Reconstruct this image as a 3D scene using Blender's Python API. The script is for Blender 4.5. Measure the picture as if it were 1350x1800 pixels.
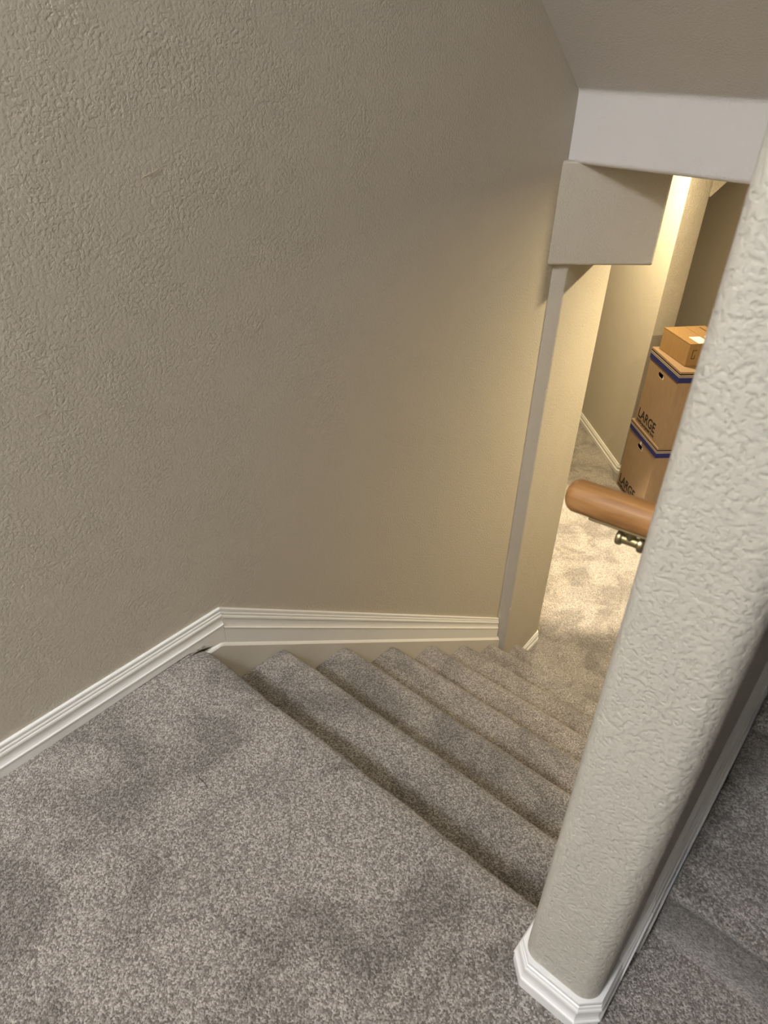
import bpy, bmesh, math, random
from mathutils import Vector, Matrix, noise

random.seed(7)
for o in list(bpy.data.objects):
    bpy.data.objects.remove(o)
S = bpy.context.scene
COL = S.collection

# ------------------------------------------------------------------ camera
cam_d = bpy.data.cameras.new('camera')
cam_d.sensor_fit = 'HORIZONTAL'; cam_d.sensor_width = 36.0; cam_d.lens = 32.2725
cam_d.clip_start = 0.02
cam = bpy.data.objects.new('camera', cam_d); COL.objects.link(cam)
RX = (0.7600971, 0.6493538, 0.0243302); RD = (0.3780234, -0.4114184, -0.8293571); RF = (-0.5285363, 0.6395893, -0.5581889)
CP = (1.1566866, -0.6972139, 1.2889813)
cam.matrix_world = Matrix(((RX[0], -RD[0], -RF[0], CP[0]), (RX[1], -RD[1], -RF[1], CP[1]), (RX[2], -RD[2], -RF[2], CP[2]), (0, 0, 0, 1)))
cam_d.dof.use_dof = True; cam_d.dof.focus_distance = 2.2; cam_d.dof.aperture_fstop = 10.0
S.camera = cam

# ------------------------------------------------------------------ world, lamps, exposure
w = bpy.data.worlds.new('world'); S.world = w; w.use_nodes = True
w.node_tree.nodes['Background'].inputs[0].default_value = (0.9, 0.95, 1.0, 1)
w.node_tree.nodes['Background'].inputs[1].default_value = 0.0
S.view_settings.view_transform = 'Standard'; S.view_settings.look = 'None'
S.view_settings.gamma = 1.0; S.view_settings.exposure = 0.0; S.view_settings.use_curve_mapping = False

def lamp(name, loc, power, color, radius, kind='POINT', aim=None, spot=None, blend=0.3):
    d = bpy.data.lights.new(name, kind); d.energy = power; d.color = color
    if kind == 'AREA':
        d.shape = 'DISK'; d.size = radius * 2
    else:
        d.shadow_soft_size = radius
    if kind == 'SPOT':
        d.spot_size = spot; d.spot_blend = blend
    o = bpy.data.objects.new(name, d); COL.objects.link(o); o.location = loc
    if aim is not None:
        o.rotation_euler = (Vector(aim) - Vector(loc)).to_track_quat('-Z', 'Y').to_euler()
    return o

lamp('landing_ceiling_lamp', (0.82, -2.85, 3.60), 300.0, (0.95, 0.97, 1.0), 0.21)
lamp('hall_downlight', (0.79, 2.45, 0.965), 42.0, (1.0, 0.79, 0.46), 0.055, 'AREA', aim=(0.79, 2.45, -1))
lamp('basement_downlight', (-0.78, 3.80, 0.965), 52.0, (1.0, 0.79, 0.46), 0.06, 'AREA', aim=(-0.78, 3.80, -1))
lamp('basement_downlight_beam', (-0.40, 3.15, 0.955), 620.0, (1.0, 0.83, 0.57), 0.03, 'SPOT', aim=(-0.30, 3.05, -1.52), spot=math.radians(40), blend=0.3)

# ------------------------------------------------------------------ materials
def nodes(m):
    m.use_nodes = True
    nt = m.node_tree
    return nt, nt.nodes['Principled BSDF'], nt.nodes, nt.links

def ramp(N, stops):
    r = N.new('ShaderNodeValToRGB')
    e = r.color_ramp.elements
    while len(e) < len(stops): e.new(0.5)
    for i, (p, c) in enumerate(stops):
        e[i].position = p
        e[i].color = (c, c, c, 1) if isinstance(c, (int, float)) else (*c, 1)
    return r

def coords(N, L, scale=(1, 1, 1)):
    t = N.new('ShaderNodeTexCoord'); mp = N.new('ShaderNodeMapping')
    mp.inputs['Scale'].default_value = scale
    L.new(t.outputs['Object'], mp.inputs['Vector'])
    return mp.outputs['Vector']

def tex(N, L, v, scale, detail=2.0, rough=0.5, dist=0.0):
    n = N.new('ShaderNodeTexNoise'); n.inputs['Scale'].default_value = scale
    n.inputs['Detail'].default_value = detail; n.inputs['Roughness'].default_value = rough
    n.inputs['Distortion'].default_value = dist
    L.new(v, n.inputs['Vector'])
    return n.outputs['Fac']

def paint(name, color, scale=105.0, depth=0.0016, rough=0.62, strength=0.9, patch=0.35):
    """knock-down textured wall paint: flattened islands over a rough orange peel"""
    m = bpy.data.materials.new(name); nt, b, N, L = nodes(m)
    b.inputs['Base Color'].default_value = (*color, 1); b.inputs['Roughness'].default_value = rough
    b.inputs['Specular IOR Level'].default_value = 0.35
    v = coords(N, L)
    a = tex(N, L, v, scale, 3.0, 0.55, 0.35)
    r = ramp(N, [(0.36, 0.0), (0.47, 0.62), (0.55, 0.93), (0.75, 1.0)]); L.new(a, r.inputs[0])
    big = tex(N, L, v, 9.0, 2.0)
    rb = ramp(N, [(0.38, patch), (0.62, 1.0)]); L.new(big, rb.inputs[0])
    mul = N.new('ShaderNodeMath'); mul.operation = 'MULTIPLY'
    L.new(r.outputs[0], mul.inputs[0]); L.new(rb.outputs[0], mul.inputs[1])
    f = tex(N, L, v, scale * 4.0, 2.0)
    add = N.new('ShaderNodeMath'); add.operation = 'MULTIPLY_ADD'
    add.inputs[1].default_value = 0.10
    L.new(f, add.inputs[0]); L.new(mul.outputs[0], add.inputs[2])
    bp = N.new('ShaderNodeBump'); bp.inputs['Distance'].default_value = depth; bp.inputs['Strength'].default_value = strength
    L.new(add.outputs[0], bp.inputs['Height']); L.new(bp.outputs[0], b.inputs['Normal'])
    return m

def plain(name, color, rough=0.5, metal=0.0, spec=0.5, bump=None):
    m = bpy.data.materials.new(name); nt, b, N, L = nodes(m)
    b.inputs['Base Color'].default_value = (*color, 1); b.inputs['Roughness'].default_value = rough
    b.inputs['Metallic'].default_value = metal; b.inputs['Specular IOR Level'].default_value = spec
    if bump:
        v = coords(N, L)
        bp = N.new('ShaderNodeBump'); bp.inputs['Distance'].default_value = bump[1]; bp.inputs['Strength'].default_value = 0.6
        L.new(tex(N, L, v, bump[0], 3.0), bp.inputs['Height']); L.new(bp.outputs[0], b.inputs['Normal'])
    return m

def carpet(name, dark, mid, light, nap=0.25):
    """cut pile: every tuft its own shade, pile brushed one way or the other in broad patches"""
    m = bpy.data.materials.new(name); nt, b, N, L = nodes(m)
    b.inputs['Roughness'].default_value = 0.95; b.inputs['Specular IOR Level'].default_value = 0.05
    b.inputs['Sheen Weight'].default_value = 0.35; b.inputs['Sheen Roughness'].default_value = 0.45
    v = coords(N, L)
    vo = N.new('ShaderNodeTexVoronoi'); vo.inputs['Scale'].default_value = 340.0; L.new(v, vo.inputs['Vector'])
    a = tex(N, L, v, 200.0, 3.0, 0.7)
    sep = N.new('ShaderNodeSeparateColor'); L.new(vo.outputs['Color'], sep.inputs[0])
    mixf = N.new('ShaderNodeMath'); mixf.operation = 'MULTIPLY_ADD'; mixf.inputs[1].default_value = 0.55
    L.new(sep.outputs[0], mixf.inputs[0])
    half = N.new('ShaderNodeMath'); half.operation = 'MULTIPLY'; half.inputs[1].default_value = 0.45
    L.new(a, half.inputs[0]); L.new(half.outputs[0], mixf.inputs[2])
    r = ramp(N, [(0.20, dark), (0.50, mid), (0.80, light)]); L.new(mixf.outputs[0], r.inputs[0])
    p = tex(N, L, v, 4.6, 4.0, 0.6, 0.9)
    rp = ramp(N, [(0.40, 1.0 - nap), (0.49, 1.0), (0.58, 1.0 + nap * 0.7)]); L.new(p, rp.inputs[0])
    mx = N.new('ShaderNodeVectorMath'); mx.operation = 'MULTIPLY'
    L.new(r.outputs[0], mx.inputs[0]); L.new(rp.outputs[0], mx.inputs[1])
    L.new(mx.outputs[0], b.inputs['Base Color'])
    n2 = tex(N, L, v, 420.0, 2.0)
    sm = N.new('ShaderNodeMath'); sm.operation = 'SUBTRACT'; L.new(n2, sm.inputs[0]); L.new(vo.outputs['Distance'], sm.inputs[1])
    bp = N.new('ShaderNodeBump'); bp.inputs['Distance'].default_value = 0.003; bp.inputs['Strength'].default_value = 0.9
    L.new(sm.outputs[0], bp.inputs['Height']); L.new(bp.outputs[0], b.inputs['Normal'])
    return m

def wood(name):
    m = bpy.data.materials.new(name); nt, b, N, L = nodes(m)
    b.inputs['Roughness'].default_value = 0.5
    v = coords(N, L, (3.0, 40.0, 40.0))
    a = tex(N, L, v, 3.0, 4.0, 0.6, 0.8)
    r = ramp(N, [(0.25, (0.22, 0.095, 0.026)), (0.55, (0.33, 0.16, 0.048)), (0.8, (0.43, 0.225, 0.08))]); L.new(a, r.inputs[0])
    L.new(r.outputs[0], b.inputs['Base Color'])
    return m

def cardboard(name, color):
    m = bpy.data.materials.new(name); nt, b, N, L = nodes(m)
    b.inputs['Roughness'].default_value = 0.85; b.inputs['Specular IOR Level'].default_value = 0.2
    v = coords(N, L, (1, 1, 0.25))
    a = tex(N, L, v, 60.0, 3.0)
    r = ramp(N, [(0.3, tuple(c * 0.92 for c in color)), (0.7, tuple(c * 1.06 for c in color))]); L.new(a, r.inputs[0])
    L.new(r.outputs[0], b.inputs['Base Color'])
    return m

M = dict(
    wall=paint('beige_wall_paint', (0.535, 0.495, 0.425), 150.0, 0.0010, 0.6, 1.0, 0.45),
    ceil=paint('pale_ceiling_paint', (0.67, 0.65, 0.64), 160.0, 0.0008),
    pier=paint('beige_pier_paint', (0.52, 0.498, 0.445), 165.0, 0.0010, 0.5, 1.0, 0.85),
    trim=plain('white_gloss_trim', (0.85, 0.855, 0.86), 0.35, bump=(60.0, 0.0004)),
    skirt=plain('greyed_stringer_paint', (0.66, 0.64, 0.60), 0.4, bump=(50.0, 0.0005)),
    carpet=carpet('greige_pile_carpet', (0.112, 0.099, 0.087), (0.25, 0.227, 0.206), (0.50, 0.467, 0.436)),
    wood=wood('varnished_oak'),
    brass=plain('antique_brass', (0.36, 0.30, 0.17), 0.33, 1.0),
    card=cardboard('kraft_cardboard', (0.275, 0.19, 0.12)),
    card2=cardboard('golden_cardboard', (0.29, 0.18, 0.08)),
    blue=plain('navy_print', (0.02, 0.025, 0.12), 0.7, spec=0.2),
    ink=plain('black_print', (0.012, 0.011, 0.012), 0.7, spec=0.2),
    pale=plain('pale_card_stripe', (0.45, 0.37, 0.31), 0.8, spec=0.2),
    paper=plain('white_paper', (0.72, 0.72, 0.70), 0.7, spec=0.2),
    hole=plain('painted_inside_shade', (0.02, 0.015, 0.012), 0.9),
    lint=plain('dark_thread', (0.02, 0.017, 0.015), 0.9),
    bristle=plain('pale_bristle', (0.60, 0.50, 0.33), 0.6),
)

# ------------------------------------------------------------------ helpers
def link(name, bm, mat, parent=None, smooth=False, kind=None):
    me = bpy.data.meshes.new(name)
    bmesh.ops.recalc_face_normals(bm, faces=bm.faces)
    bm.to_mesh(me); bm.free()
    mats = mat if isinstance(mat, (list, tuple)) else [mat]
    for x in mats: me.materials.append(x)
    if smooth:
        for p in me.polygons: p.use_smooth = True
    o = bpy.data.objects.new(name, me); COL.objects.link(o)
    if parent: o.parent = parent
    if kind: o['kind'] = kind
    return o

def auto_smooth(o, deg=35):
    me = o.data
    bm = bmesh.new(); bm.from_mesh(me)
    for f in bm.faces: f.smooth = True
    for e in bm.edges:
        if len(e.link_faces) == 2 and e.calc_face_angle(0) > math.radians(deg): e.smooth = False
    bm.to_mesh(me); bm.free()

def thing(name, label, cat, loc=(0, 0, 0), rz=0.0, group=None):
    o = bpy.data.objects.new(name, None); COL.objects.link(o)
    o.location = loc; o.rotation_euler = (0, 0, rz); o.empty_display_size = 0.05
    o['label'] = label; o['category'] = cat
    if group: o['group'] = group
    return o

def box(bm, x0, x1, y0, y1, z0, z1, mi=0):
    vs = [bm.verts.new(p) for p in ((x0, y0, z0), (x1, y0, z0), (x1, y1, z0), (x0, y1, z0), (x0, y0, z1), (x1, y0, z1), (x1, y1, z1), (x0, y1, z1))]
    for f in ((0, 3, 2, 1), (4, 5, 6, 7), (0, 1, 5, 4), (1, 2, 6, 5), (2, 3, 7, 6), (3, 0, 4, 7)):
        fc = bm.faces.new([vs[i] for i in f]); fc.material_index = mi

def rounded(pts, radii, n=8):
    """plan polygon with given corner radii"""
    out = []
    N = len(pts)
    for i, p in enumerate(pts):
        r = radii[i]
        P = Vector(p)
        if r <= 0: out.append(P); continue
        a = (Vector(pts[i - 1]) - P).normalized(); b = (Vector(pts[(i + 1) % N]) - P).normalized()
        ang = a.angle(b); d = r / math.tan(ang / 2)
        c = P + (a + b).normalized() * (r / math.sin(ang / 2))
        s = P + a * d - c; e = P + b * d - c
        tot = s.angle(e); cr = s.x * e.y - s.y * e.x
        sg = 1 if cr > 0 else -1
        for k in range(n + 1):
            t = sg * tot * k / n
            out.append(c + Vector((s.x * math.cos(t) - s.y * math.sin(t), s.x * math.sin(t) + s.y * math.cos(t))))
    return out

def prism(bm, plan, z0, z1):
    lo = [bm.verts.new((p[0], p[1], z0)) for p in plan]; hi = [bm.verts.new((p[0], p[1], z1)) for p in plan]
    n = len(plan)
    for i in range(n):
        bm.faces.new((lo[i], lo[(i + 1) % n], hi[(i + 1) % n], hi[i]))
    bm.faces.new(lo[::-1]); bm.faces.new(hi)

def sweep(bm, sections, closed_profile=False, caps=True):
    rows = [[bm.verts.new(p) for p in s] for s in sections]
    n = len(rows[0])
    for a, b in zip(rows, rows[1:]):
        for j in range(n if closed_profile else n - 1):
            k = (j + 1) % n
            bm.faces.new((a[j], a[k], b[k], b[j]))
    if caps:
        bm.faces.new(rows[0]); bm.faces.new(rows[-1][::-1])

# ------------------------------------------------------------------ dimensions
RISE, RUN, FLOOR = 0.19, 0.2626, -1.52
SL = RISE / RUN
WX = -0.02            # left wall plane
DL, DR, DY = 1.004, 1.130, -0.128   # divider wall: left face, right face, end
BACK, RIGHT, TOP = -3.40, 2.15, 3.80
A45 = math.sqrt(0.5)

# ------------------------------------------------------------------ setting
bm = bmesh.new(); box(bm, WX - 0.15, WX, BACK - 0.1, 1.66, FLOOR - 0.1, TOP + 0.1)
link('wall_left', bm, M['wall'], kind='structure')

pl = rounded([(WX - 0.10, 1.60), (WX - 0.005, 1.632), (0.022, 1.672), (0.002, 2.112), (-0.10, 2.118)], [0, 0, 0.016, 0.016, 0], 8)
bm = bmesh.new(); prism(bm, pl, FLOOR - 0.02, 0.99)
o = link('wall_corner', bm, M['wall'], kind='structure'); auto_smooth(o)

bm = bmesh.new(); box(bm, -3.2, -0.09, 1.95, 2.116, FLOOR - 0.05, 1.0)
link('wall_hall', bm, M['wall'], kind='structure')

# 45-degree bulkhead hanging over the foot of the stairs
P0 = Vector((WX - 0.02, 1.572)); P1 = Vector((0.254, 1.866))
pl = rounded([tuple(P0), tuple(P1), (P1.x - 0.17, P1.y + 0.17), (-0.06, 1.98)], [0, 0.012, 0.01, 0], 6)
bm = bmesh.new(); prism(bm, pl, 0.668, 1.0)
o = link('wall_bulkhead', bm, M['wall'], kind='structure')
bv = o.modifiers.new('round', 'BEVEL'); bv.width = 0.008; bv.segments = 3; bv.limit_method = 'ANGLE'; bv.angle_limit = math.radians(60)
auto_smooth(o)

# sloped soffit, beam face and hall ceiling, one profile swept across the stair
sofs = 0.718
prof = [(BACK, TOP), (1.616 - (TOP - 1.202) / sofs, TOP)]
for k in range(5):
    pass
prof += [(1.606, 1.209), (1.617, 1.203), (1.624, 1.196), (1.627, 1.185)]
prof += [(1.627, 1.006)] + [(1.643 - 0.016 * math.cos(t), 1.006 - 0.016 * math.sin(t)) for t in [math.radians(d) for d in (15, 30, 45, 60, 75, 90)]]
back = [(2.4, 0.990), (2.4, TOP + 0.3), (BACK, TOP + 0.3)]
bm = bmesh.new()
sweep(bm, [[(x, y, z) for y, z in prof + back] for x in (WX - 0.05, DR - 0.03)], True)
o = link('ceiling', bm, M['ceil'], kind='structure'); auto_smooth(o, 30)
bm = bmesh.new(); box(bm, -3.2, 3.0, 2.36, 6.2, 0.990, 1.1); box(bm, DR + 0.02, 3.0, 1.6, 2.36, 0.99, 1.1); box(bm, -3.2, WX - 0.05, 1.9, 2.36, 0.99, 1.1)
link('ceiling_hall', bm, M['ceil'], kind='structure')
bm = bmesh.new(); box(bm, DR - 0.02, RIGHT + 0.1, BACK, 0.0, TOP, TOP + 0.1)
sweep(bm, [[(x, 0.0, TOP), (x, 3.0, TOP + 3.0 * SL), (x, 3.0, TOP + 3.0 * SL + 0.1), (x, 0.0, TOP + 0.1)] for x in (DR - 0.02, RIGHT + 0.1)], True)
link('ceiling_right', bm, M['ceil'], kind='structure')

# divider wall between the two flights, its rounded end facing the landing
bm = bmesh.new()
pl = rounded([(DL, 2.0), (DL, DY), (DR, DY), (DR, 2.0)], [0.02, 0.026, 0.030, 0.02], 12)
prism(bm, pl, FLOOR - 0.05, TOP + 0.2)
o = link('wall_divider', bm, M['pier'], kind='structure'); auto_smooth(o)

bm = bmesh.new(); box(bm, WX - 0.15, RIGHT + 0.1, BACK - 0.12, BACK, -0.2, TOP + 0.6)
link('wall_back', bm, M['wall'], kind='structure')
bm = bmesh.new(); box(bm, 1.20, RIGHT + 0.1, -1.16, -1.05, -0.2, TOP + 0.1)
link('wall_light_block', bm, M['wall'], kind='structure')  # unseen wall, added to keep the landing lamp off the upper flight
bm = bmesh.new(); box(bm, RIGHT, RIGHT + 0.1, BACK, 3.0, -0.2, TOP + 2.4)
link('wall_right', bm, M['wall'], kind='structure')
bm = bmesh.new(); box(bm, DR - 0.02, RIGHT + 0.1, 3.0, 3.1, 1.2, TOP + 2.4)
link('wall_far', bm, M['wall'], kind='structure')

# hall below: diagonal wall, return with a clipped-corner opening, recess behind
C0 = Vector((-0.472, 4.231))
def diag(s, n):          # s along the return (away), n out of it (towards the room)
    return (C0.x + A45 * s + A45 * n, C0.y + A45 * s - A45 * n)
far = (C0.x - A45 * 1.9, C0.y + A45 * 1.9)
pl = [tuple(C0), diag(0.3, 0.0), diag(0.3, -0.2), (far[0] + 0.3, far[1] + 0.3), far]
pl = rounded([far, tuple(C0), diag(0.154, 0), diag(0.154, -0.05), (far[0] + 0.12, far[1] + 0.12)], [0, 0.006, 0.006, 0, 0], 6)
bm = bmesh.new(); prism(bm, pl, FLOOR - 0.05, 1.0)
o = link('wall_diagonal', bm, M['wall'], kind='structure'); auto_smooth(o)
# header with clipped corner over the opening
ZC0, ZC1 = 0.548, 0.655
sec = [(0.150, 1.0), (0.150, ZC0), (0.162, ZC0), (0.262, ZC1), (0.5, ZC1 + 0.003), (0.5, 1.0)]
bm = bmesh.new(); sweep(bm, [[(*diag(s, n), z) for s, z in sec] for n in (-0.0005, -0.05)], True)
link('wall_opening', bm, M['wall'], kind='structure')
bm = bmesh.new(); prism(bm, [diag(0.25, -0.52), diag(0.5, 0.0), diag(0.6, 0.0), diag(0.6, -0.52)], FLOOR - 0.05, 1.0)
link('wall_recess', bm, M['wall'], kind='structure')
bm = bmesh.new(); prism(bm, [diag(0.13, -0.5), diag(0.6, -0.5), diag(0.6, -0.6), diag(0.13, -0.6)], FLOOR - 0.05, 1.0)
link('wall_recess_back', bm, M['wall'], kind='structure')
bm = bmesh.new(); prism(bm, [diag(0.5, 0.0), diag(2.6, 0.0), diag(2.6, -0.1), diag(0.5, -0.1)], FLOOR - 0.05, 1.0)
link('wall_niche', bm, M['wall'], kind='structure')
bm = bmesh.new(); box(bm, 2.2, 2.3, 1.5, 6.2, FLOOR - 0.05, 1.0)
link('wall_hall_right', bm, M['wall'], kind='structure')
bm = bmesh.new(); box(bm, DR - 0.02, 2.3, 1.86, 1.98, FLOOR - 0.05, 1.0)
link('wall_hall_near', bm, M['wall'], kind='structure')
bm = bmesh.new(); box(bm, -3.2, -3.1, 2.0, 6.2, FLOOR - 0.05, 1.0)
link('wall_hall_left', bm, M['wall'], kind='structure')
bm = bmesh.new(); box(bm, -3.2, 2.3, 6.1, 6.2, FLOOR - 0.05, 1.0)
link('wall_hall_far', bm, M['wall'], kind='structure')

bm = bmesh.new(); box(bm, -3.2, 2.3, 1.5, 6.2, FLOOR - 0.1, FLOOR)
link('floor', bm, M['carpet'], kind='structure')

# ------------------------------------------------------------------ carpeted stairs
def wav(x, k, a=0.005):
    return a * noise.noise(Vector((x * 5.0, k * 3.7, 0.3))) + 0.4 * a * noise.noise(Vector((x * 17.0, k * 1.7, 2.3)))

def step_profile(y_back, z, y_nose, z_low, r=0.024):
    p = [(y_back, z), (y_back + 0.5 * (y_nose - y_back), z)]
    cz = z - r; a = 0.052
    for d in range(90, -1, -10):          # padded carpet rolls over the nosing well before its edge
        t = math.radians(d); p.append((y_nose - a + a * math.cos(t), cz + r * math.sin(t)))
    for d in range(-15, -91, -15):
        t = math.radians(d); p.append((y_nose - r + r * math.cos(t), cz + r * math.sin(t)))
    p += [(y_nose - 0.027, z - 2 * r - 0.004), (y_nose - 0.03, z_low)]
    return p

def carpet_run(name, prof, x0, x1, k, parent=None, sgn=1):
    bm = bmesh.new(); n = 60; secs = []
    for i in range(n + 1):
        x = x0 + (x1 - x0) * i / n
        s = []
        for j, (y, z) in enumerate(prof):
            f = 1.0 if j > 1 and j < len(prof) - 1 else 0.0
            edge = min(x - x0, x1 - x)
            drop = 0.005 * max(0.0, 1 - edge / 0.014) ** 2 if f and j < len(prof) - 1 else 0.0
            s.append((x, y + sgn * f * wav(x, k) - sgn * drop * 0.6, z + f * 0.5 * wav(x, k + 20) - drop * 0.5))
        secs.append(s)
    sweep(bm, secs, False, False)
    o = link(name, bm, M['carpet'], parent, smooth=True)
    return o

stairs = thing('staircase', 'lower flight of carpeted steps descending beside the left wall to the hall', 'stairs', (0.5, 0.0, FLOOR))
for k in range(1, 8):
    pr = step_profile((k - 1) * RUN - 0.032, -k * RISE, k * RUN, -(k + 1) * RISE - 0.001)
    o = carpet_run('step', pr, 0.001, DL - 0.003, k, None)
    o.parent = stairs; o.matrix_parent_inverse = Matrix.Translation((-0.5, 0.0, -FLOOR))

# landing carpet with its own nosing over the first riser
pr = step_profile(-0.15, 0.0, 0.0, -RISE - 0.001)
prof0 = [(BACK, 0.0)] + pr
o = carpet_run('floor_landing', prof0[1:], 0.0, DL, 0)
bm = bmesh.new(); bm.from_mesh(o.data)
def quad(x0, x1, y0, y1, z=0.0):
    n = max(1, int((x1 - x0) / 0.05)); m = max(1, int((y1 - y0) / 0.05))
    g = [[bm.verts.new((x0 + (x1 - x0) * i / n, y0 + (y1 - y0) * j / m, z)) for j in range(m + 1)] for i in range(n + 1)]
    for i in range(n):
        for j in range(m):
            f = bm.faces.new((g[i][j], g[i + 1][j], g[i + 1][j + 1], g[i][j + 1])); f.smooth = True
quad(WX, RIGHT, BACK, -0.15); quad(DL, RIGHT, -0.15, 0.12); quad(WX, 0.0, -0.15, -0.004)
bm.to_mesh(o.data); bm.free(); o['kind'] = 'structure'

# upper flight climbing on the other side of the divider
up = thing('staircase', 'upper flight of carpeted steps climbing to the right of the dividing wall', 'stairs', (1.65, 0.1, 0.0))
URUN, UY = 0.235, 0.056
for k in range(8):
    z = RISE * (k + 1); yn = UY + URUN * k
    r = 0.016
    pf = [(yn + URUN + 0.032, z), (yn + 0.1, z)]
    for d in range(90, 271, 15):
        t = math.radians(d); pf.append((yn + r + r * math.cos(t), z - r + r * math.sin(t)))
    pf += [(yn + 0.026, z - 2 * r - 0.004), (yn + 0.03, z - RISE - 0.001)]
    o = carpet_run('step', pf, 1.152, RIGHT - 0.003, 40 + k, None, -1)
    o.parent = up; o.matrix_parent_inverse = Matrix.Translation((-1.65, -0.1, 0.0))

# ------------------------------------------------------------------ trim
PROF = [(0.0, 0.078), (0.0070, 0.078), (0.0080, 0.0760), (0.0078, 0.0695), (0.0070, 0.0685), (0.0090, 0.0672), (0.0100, 0.0640), (0.0092, 0.0608),
        (0.0112, 0.0585), (0.0122, 0.0550), (0.0118, 0.0515), (0.0102, 0.0495), (0.0102, 0.0400), (0.0110, 0.0345), (0.0128, 0.0300),
        (0.0150, 0.0282), (0.0158, 0.0262), (0.0150, 0.0245), (0.0140, 0.0240), (0.0140, 0.0)]

YB, ZB = 0.063, 0.079
bm = bmesh.new()
secs = [[(WX + d, y, h if h > 0 else b) for d, h in PROF] + [(WX - 0.003, y, b), (WX - 0.003, y, 0.078)] for y, b in ((BACK, 0.0), (-0.35, 0.0), (-0.05, 0.004), (YB, 0.004 - 0.04))]
sweep(bm, secs, True)
link('baseboard_left', bm, M['trim'], kind='structure')

# sloped base moulding along the flight, on top of the stringer
dz = -0.7092; cv = math.sqrt(1 + dz * dz)
bm = bmesh.new()
def slope_sec(y):
    zt = ZB + dz * (y - YB)
    s = [(WX + d, y, zt + (h - 0.078) * cv) for d, h in PROF[:-1]]
    s += [(WX + 0.014, y, zt - 0.15), (WX - 0.003, y, zt - 0.15), (WX - 0.003, y, zt)]
    return s
sweep(bm, [slope_sec(y) for y in (YB + 0.0006, 0.6, 1.1, 1.632)], True)
link('baseboard_stair', bm, M['trim'], kind='structure')

# stringer board with its pale ledge
bm = bmesh.new()
def hs(y): return 0.002 + 0.0065 * max(0.0, y - 0.05)
edge = [(-0.03, -0.031), (0.042, -0.031)] + [(y, -SL * y + hs(y)) for y in (0.055, 0.3, 0.6, 0.9, 1.2, 1.5, 1.755)]
inner = [(-0.03, -0.025), (0.046, -0.025)] + [(y, -SL * y + hs(y) + 0.0105 + 0.008 * y / 1.7) for y in (0.058, 0.3, 0.6, 0.9, 1.2, 1.5, 1.73)]
bot = [(1.81, -1.35), (1.81, FLOOR), (-0.03, FLOOR)]
# bands: face (x=0), chamfered ledge rising back to the moulding
fe = [bm.verts.new((0.0, y, z - 0.0035)) for y, z in edge]; me_ = [bm.verts.new((-0.0022, y, z + 0.001)) for y, z in edge]
ie = [bm.verts.new((WX + 0.010, y, z)) for y, z in inner]
for a, b, mi in ((fe, me_, 1), (me_, ie, 1)):
    for i in range(len(a) - 1):
        f = bm.faces.new((a[i], a[i + 1], b[i + 1], b[i])); f.material_index = mi
lo = [bm.verts.new((0.0, y, FLOOR - 0.01)) for y, z in edge]
for i in range(len(fe) - 1):
    bm.faces.new((fe[i], lo[i], lo[i + 1], fe[i + 1]))
eb = bm.verts.new((WX + 0.010, edge[-1][0], FLOOR - 0.01))
bm.faces.new((fe[-1], lo[-1], eb, ie[-1], me_[-1]))
link('trim_stringer', bm, [M['skirt'], M['trim']], kind='structure')

def base_path(name, pts, z0, out_sign=1, prof=PROF, mat=None):
    """moulding swept along a plan polyline with mitred corners; it projects to the left of the walking direction * out_sign"""
    bm = bmesh.new(); secs = []
    P = [Vector(p) for p in pts]
    for i, p in enumerate(P):
        d0 = (p - P[i - 1]).normalized() if i > 0 else None
        d1 = (P[i + 1] - p).normalized() if i < len(P) - 1 else None
        if d0 is None: d0 = d1
        if d1 is None: d1 = d0
        n0 = Vector((-d0.y, d0.x)); n1 = Vector((-d1.y, d1.x))
        m = (n0 + n1).normalized(); m = m / max(0.3, m.dot(n0)) * out_sign
        secs.append([(p.x + m.x * d, p.y + m.y * d, z0 + h) for d, h in prof] + [(p.x - m.x * 0.003, p.y - m.y * 0.003, z0), (p.x - m.x * 0.003, p.y - m.y * 0.003, z0 + 0.078)])
    sweep(bm, secs, True)
    return link(name, bm, mat or M['trim'], kind='structure')

# base around the divider end: clipped corners, one jog before the upper flight
ch = 0.021
base_path('baseboard_divider', [(DR, -0.036), (DR, DY + ch), (DR - ch, DY), (DL + ch, DY), (DL, DY + ch), (DL, -0.045)], 0.0, 1)

# raked base on the upper flight side with its stringer
bm = bmesh.new()
secs = []
for y, zt, sc in ((-0.036, 0.079, 1.0), (0.020, 0.205, 1.0), (0.021, 0.205, 1.2), (1.9, 0.205 + 1.88 * (RISE / URUN), 1.2)):
    secs.append([(DR + d, y, zt + (h - 0.078) * sc) for d, h in PROF[:-1]] + [(DR + 0.013, y, zt - 0.10 * sc), (DR - 0.003, y, zt - 0.10 * sc), (DR - 0.003, y, zt)])
sweep(bm, secs, True)
link('baseboard_right', bm, M['trim'], kind='structure')
bm = bmesh.new()
ys = [(0.036, -0.02), (0.036, 0.085), (0.066, 0.115), (1.9, 0.115 + 1.834 * (RISE / URUN)), (1.9, -0.02)]
sweep(bm, [[(x, y, z) for y, z in ys] for x in (DR + 0.008, DR + 0.021)], True)
o = link('trim_stringer_right', bm, M['trim'], kind='structure')
bv = o.modifiers.new('ease', 'BEVEL'); bv.width = 0.003; bv.segments = 3; bv.limit_method = 'ANGLE'

# hall baseboards
base_path('baseboard_corner', [(0.006, 1.80), (0.0025, 2.098), (-0.012, 2.113), (-0.6, 2.1165)], FLOOR, -1)
# the walking direction runs from the far end to the outside corner, then along the return
o = base_path('baseboard_diagonal', [far, (C0.x - 0.010, C0.y + 0.010), (C0.x + 0.004, C0.y + 0.010), diag(0.154, 0)], FLOOR, -1)

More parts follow.
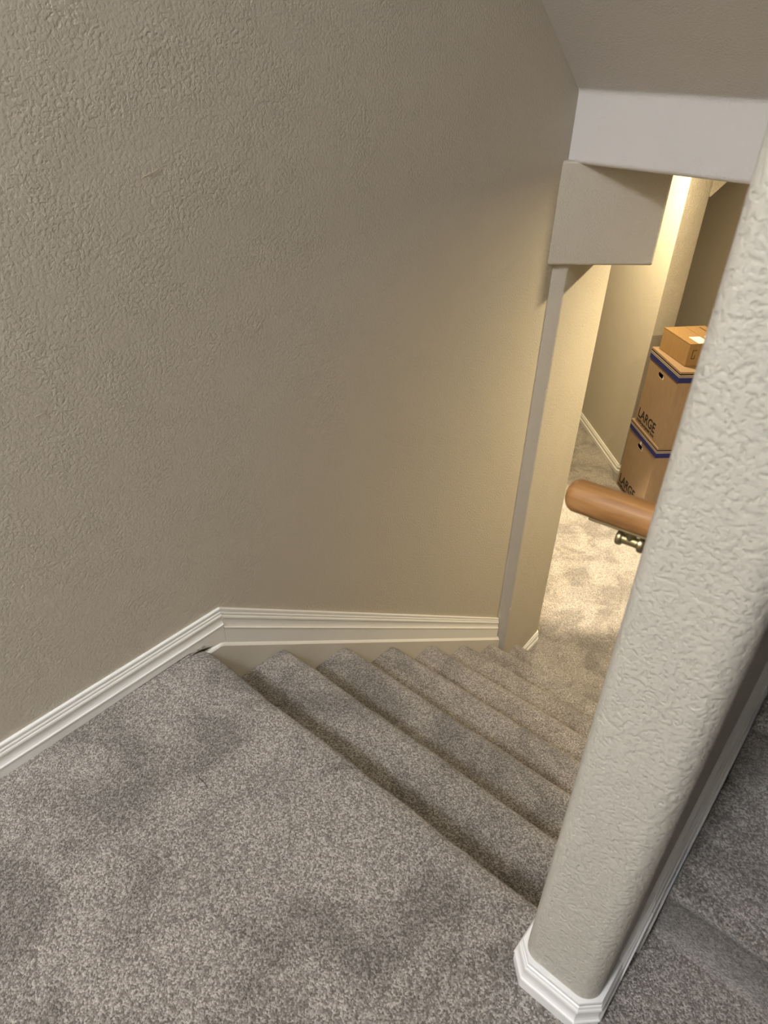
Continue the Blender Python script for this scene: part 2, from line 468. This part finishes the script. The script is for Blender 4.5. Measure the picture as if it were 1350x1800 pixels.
# ------------------------------------------------------------------ handrail end
rail = thing('handrail', 'rounded end of varnished wooden handrail sticking out behind the dividing wall', 'handrail', (DL, 0.0, 0.851))
rail.rotation_euler = (0, -0.06, 0)
tipx = 0.872 - DL
bm = bmesh.new()
R = 0.0208
secs = []
ring = 28
def rail_ring(x, s):
    out = []
    for i in range(ring):
        t = 2 * math.pi * i / ring
        y = R * math.cos(t); z = R * math.sin(t)
        if z < -R * 0.80: z = -R * 0.80
        out.append((x, y * s, z * s))
    return out
for k in range(0, 10):
    a = math.radians(90 - k * 10); secs.append(rail_ring(tipx + 0.015 * (1 - math.sin(a)), max(0.05, math.cos(a) ** 0.9)))
secs.sort(key=lambda s: s[0][0])
secs += [rail_ring(x, 1.0) for x in (tipx + 0.05, tipx + 0.09, 0.004)]
sweep(bm, secs, True)
o = link('rail', bm, M['wood'], rail); auto_smooth(o, 60)
br = bpy.data.objects.new('bracket', None)
bm = bmesh.new(); box(bm, -0.098, 0.004, -0.0095, 0.0095, -0.0225, -0.0185)
bk = link('bracket', bm, M['brass'], rail)
bv = bk.modifiers.new('ease', 'BEVEL'); bv.width = 0.0015; bv.segments = 2
bpy.data.objects.remove(br)
def lathe(bm, prof, axis='x', n=20, off=(0, 0, 0)):
    secs = []
    for x, r in prof:
        secs.append([(off[0] + x, off[1] + r * math.cos(2 * math.pi * i / n), off[2] + r * math.sin(2 * math.pi * i / n)) for i in range(n)])
    sweep(bm, secs, True)
bm = bmesh.new()
lathe(bm, [(-0.062, 0.001), (-0.062, 0.0085), (-0.0605, 0.0095), (-0.057, 0.0095), (-0.0555, 0.0085), (-0.055, 0.0062), (-0.036, 0.0062), (-0.0355, 0.0085),
           (-0.034, 0.0100), (-0.030, 0.0100), (-0.0285, 0.0088), (-0.028, 0.006), (0.0, 0.006)], off=(0, 0, -0.036))
o = link('bracket_arm', bm, M['brass'], bk, smooth=False); auto_smooth(o, 40)
bm = bmesh.new(); lathe(bm, [(-0.006, 0.012), (-0.004, 0.026), (0.003, 0.028)], off=(0, 0, -0.036))
o = link('wall_plate', bm, M['brass'], bk); auto_smooth(o, 40)
bm = bmesh.new()
bmesh.ops.create_cone(bm, cap_ends=True, segments=14, radius1=0.0055, radius2=0.007, depth=0.016, matrix=Matrix.Translation((-0.046, 0, -0.028)))
o = link('bracket_post', bm, M['brass'], bk); auto_smooth(o, 40)

# ------------------------------------------------------------------ cardboard boxes in the hall
# local frame of a box: x along its printed face (rightwards), y away from the viewer into the box, z up
def text_mesh(txt, size, shear=0.0):
    cu = bpy.data.curves.new('lettering', 'FONT'); cu.body = txt; cu.size = size; cu.extrude = 0.0004; cu.shear = shear
    cu.offset = size * 0.012
    ob = bpy.data.objects.new('lettering_source', cu); COL.objects.link(ob)
    dg = bpy.context.evaluated_depsgraph_get(); dg.update()
    me = bpy.data.meshes.new_from_object(ob.evaluated_get(dg))
    bpy.data.objects.remove(ob)
    me.transform(Matrix.Rotation(math.pi / 2, 4, 'X'))
    return me

def add_text(name, txt, size, loc, mat, parent, rot=0.0):
    me = text_mesh(txt, size); me.materials.clear(); me.materials.append(mat)
    o = bpy.data.objects.new(name, me); COL.objects.link(o); o.parent = parent; o.location = loc; o.rotation_euler = (0, 0, rot)
    return o

BL = Vector((-0.4225, 4.085))
def moving_box(label, along, z, wdt, hgt, dep, depth_off=0.0, tape=False):
    p = BL + Vector((A45, -A45)) * along + Vector((A45, A45)) * depth_off
    t = thing('cardboard_box', label, 'box', (p.x, p.y, z), -math.pi / 4, 'stacked cardboard boxes in the hall')
    lh = 0.075; b = hgt
    hz = b - lh - 0.052; hx = wdt * 0.47
    # body: four walls and floor, a slot cut for the hand hole in the printed face
    bm = bmesh.new()
    x0, x1, z0, z1 = hx - 0.046, hx + 0.042, hz - 0.016, hz + 0.016
    def q(*pp): return bm.faces.new([bm.verts.new(v) for v in pp])
    sl = []
    for cx, a0 in ((x1 - 0.016, -90), (x0 + 0.016, 90)):
        for d in range(0, 181, 20):
            a = math.radians(a0 + d); sl.append((cx + 0.016 * math.cos(a), hz + 0.016 * math.sin(a)))
    outer = [(0, 0), (wdt, 0), (wdt, b - 0.01), (0, b - 0.01)]
    ov = [bm.verts.new((x, 0, zz)) for x, zz in outer]; iv = [bm.verts.new((x, 0, zz)) for x, zz in sl]
    oe = [bm.edges.new((ov[i], ov[(i + 1) % 4])) for i in range(4)]
    ie2 = [bm.edges.new((iv[i], iv[(i + 1) % len(iv)])) for i in range(len(iv))]
    bmesh.ops.triangle_fill(bm, edges=oe + ie2, use_beauty=True)
    q((0, 0, 0), (0, dep, 0), (0, dep, b - 0.01), (0, 0, b - 0.01)); q((wdt, 0, 0), (wdt, dep, 0), (wdt, dep, b - 0.01), (wdt, 0, b - 0.01))
    q((0, dep, 0), (wdt, dep, 0), (wdt, dep, b - 0.01), (0, dep, b - 0.01)); q((0, 0, 0), (wdt, 0, 0), (wdt, dep, 0), (0, dep, 0))
    bmesh.ops.remove_doubles(bm, verts=bm.verts, dist=1e-5)
    body = link('body', bm, M['card'], t)
    sd = body.modifiers.new('wall', 'SOLIDIFY'); sd.thickness = 0.004; sd.offset = -1
    bm = bmesh.new()
    box(bm, 0.02, wdt - 0.02, 0.055, dep - 0.02, 0.02, b - 0.06)
    link('shade_block', bm, M['hole'], t)  # near-black filler, paints the shade seen through the hand hole
    if True:
        bm = bmesh.new(); box(bm, hx + 0.012, hx + 0.055, 0.007, 0.04, hz - 0.03, hz + 0.006)
        o = link('paper', bm, M['paper'], t); o['label'] = 'white paper showing in the hand hole'
    e = 0.005
    # lid skirt in printed bands, bottom to top
    lid0 = b - lh
    bands = [(0.0, 0.036, M['blue']), (0.036, 0.041, M['pale']), (0.041, 0.047, M['ink']), (0.046, 0.053, M['pale']), (0.053, 0.062, M['ink']), (0.062, 0.075, M['card'])]
    bm = bmesh.new(); mats = [M['card'], M['blue'], M['pale'], M['ink']]
    idx = {M['card'].name: 0, M['blue'].name: 1, M['pale'].name: 2, M['ink'].name: 3}
    zs = [lid0 + a for a, _, _ in bands] + [b]
    rows = [[bm.verts.new(v) for v in ((-e, -e, zz), (wdt + e, -e, zz), (wdt + e, dep + e, zz), (-e, dep + e, zz))] for zz in zs]
    for i, bd in enumerate(bands):
        for j in range(4):
            f = bm.faces.new((rows[i][j], rows[i][(j + 1) % 4], rows[i + 1][(j + 1) % 4], rows[i + 1][j])); f.material_index = idx[bd[2].name]
    bm.faces.new(rows[-1])
    lid = link('lid', bm, mats, t)
    lid['label'] = 'lid with navy and black printed bands'
    sd = lid.modifiers.new('wall', 'SOLIDIFY'); sd.thickness = 0.004; sd.offset = -1
    o = add_text('lettering', 'LARGE', 0.098, (0.022, -0.0006, 0.052), M['ink'], body)
    o['label'] = 'black LARGE lettering'
    o = add_text('lettering', 'multi-purpose box', 0.040, (0.022, -0.0006, 0.018), M['ink'], body)
    o['label'] = 'small black lettering'
    if tape:
        bm = bmesh.new(); box(bm, hx - 0.012, hx + 0.004, -0.0012, 0.0, hz + 0.022, hz + 0.048); o = link('tape', bm, M['paper'], t); o['label'] = 'torn scrap of white tape'
    return t

moving_box('large brown lidded box with navy-banded lid, lowest of the stack on the hall carpet', 0.022, FLOOR, 0.462, 0.572, 0.44, 0.0, True)
moving_box('large brown lidded box with navy-banded lid standing on another such box', 0.052, FLOOR + 0.573, 0.445, 0.562, 0.43, 0.004)

# small opened carton on the very top
sb = Vector((-0.341, 4.046)); sd_ = Vector((-0.086, 3.838)); ang = math.atan2(sd_.y - sb.y, sd_.x - sb.x); W_ = (sd_ - sb).length
t = thing('cardboard_box', 'small shallow golden-brown carton on top of the box stack', 'box', (sb.x, sb.y, FLOOR + 1.136), ang, 'stacked cardboard boxes in the hall')
bm = bmesh.new(); box(bm, 0, W_, 0, 0.30, 0, 0.148)
body = link('body', bm, M['card2'], t)
bv = body.modifiers.new('ease', 'BEVEL'); bv.width = 0.003; bv.segments = 2
bm = bmesh.new(); box(bm, 0.002, W_ - 0.002, -0.001, 0.146, 0.148, 0.151)
link('flap', bm, M['card2'], t)
bm = bmesh.new(); box(bm, 0.002, W_ - 0.002, 0.150, 0.300, 0.148, 0.151)
link('flap', bm, M['card2'], t)
bm = bmesh.new(); box(bm, W_ * 0.62, W_ * 0.98, 0.06, 0.14, 0.151, 0.1522)
o = link('shipping_label', bm, M['paper'], t); o['label'] = 'white paper label on the top'
bm = bmesh.new(); box(bm, W_ * 0.62, W_ * 0.98, 0.17, 0.19, 0.151, 0.1522)
o = link('tape', bm, M['paper'], t); o['label'] = 'white strip across the top'
bm = bmesh.new()
for i in range(8):
    box(bm, 0.03 + 0.012 * i, 0.037 + 0.012 * i, 0.24, 0.25, 0.151, 0.1516)
o = link('printing', bm, M['ink'], t, kind=None); o['label'] = 'faint row of dark printing'
bm = bmesh.new(); x = W_ + 0.0004
for (a, b_, c_, d_) in ((0.03, 0.034, 0.05, 0.11), (0.03, 0.05, 0.05, 0.054), (0.05, 0.054, 0.05, 0.075), (0.03, 0.06, 0.106, 0.11)):
    box(bm, x - 0.001, x, a, b_, c_, d_)
o = link('printing', bm, M['ink'], t); o['label'] = 'black corner mark'

# ------------------------------------------------------------------ bits: brush bristles in the paint, a thread on the carpet
def fibre(name, pts, r, mat, label, cat, group=None):
    bm = bmesh.new(); secs = []
    P = [Vector(p) for p in pts]
    for i, p in enumerate(P):
        d = (P[min(i + 1, len(P) - 1)] - P[max(i - 1, 0)]).normalized()
        a = d.orthogonal().normalized(); b = d.cross(a)
        rr = r * (0.4 if i in (0, len(P) - 1) else 1.0)
        secs.append([p + a * rr * math.cos(k * math.pi / 3) + b * rr * math.sin(k * math.pi / 3) for k in range(6)])
    sweep(bm, secs, True)
    o = link(name, bm, mat, smooth=True); o['label'] = label; o['category'] = cat
    if group: o['group'] = group
    return o
g = 'brush bristles stuck in the wall paint'
fibre('bristle', [(WX, -0.252, 0.733), (WX + 0.002, -0.238, 0.737), (WX, -0.226, 0.738)], 0.0005, M['bristle'], 'pale bristle in the wall paint nearest the left edge of the picture', 'bristle', g)
fibre('bristle', [(WX, 0.036, 1.092), (WX + 0.002, 0.062, 1.100), (WX, 0.088, 1.107)], 0.0005, M['bristle'], 'longest pale brush bristle stuck in the upper left wall paint', 'bristle', g)
fibre('bristle', [(WX, 0.257, 0.759), (WX + 0.002, 0.271, 0.773), (WX, 0.285, 0.783)], 0.0005, M['bristle'], 'curved pale bristle in the left wall, lower of the close pair', 'bristle', g)
fibre('bristle', [(WX, 0.220, 0.814), (WX + 0.0015, 0.224, 0.818), (WX, 0.228, 0.823)], 0.0006, M['bristle'], 'short pale bristle in the left wall, upper of the close pair', 'bristle', g)
fibre('thread', [(0.294, -0.248, 0.0012), (0.303, -0.2515, 0.002), (0.312, -0.251, 0.0012), (0.325, -0.252, 0.002), (0.337, -0.254, 0.001)], 0.0007, M['lint'], 'short dark thread lying on the landing carpet', 'thread')
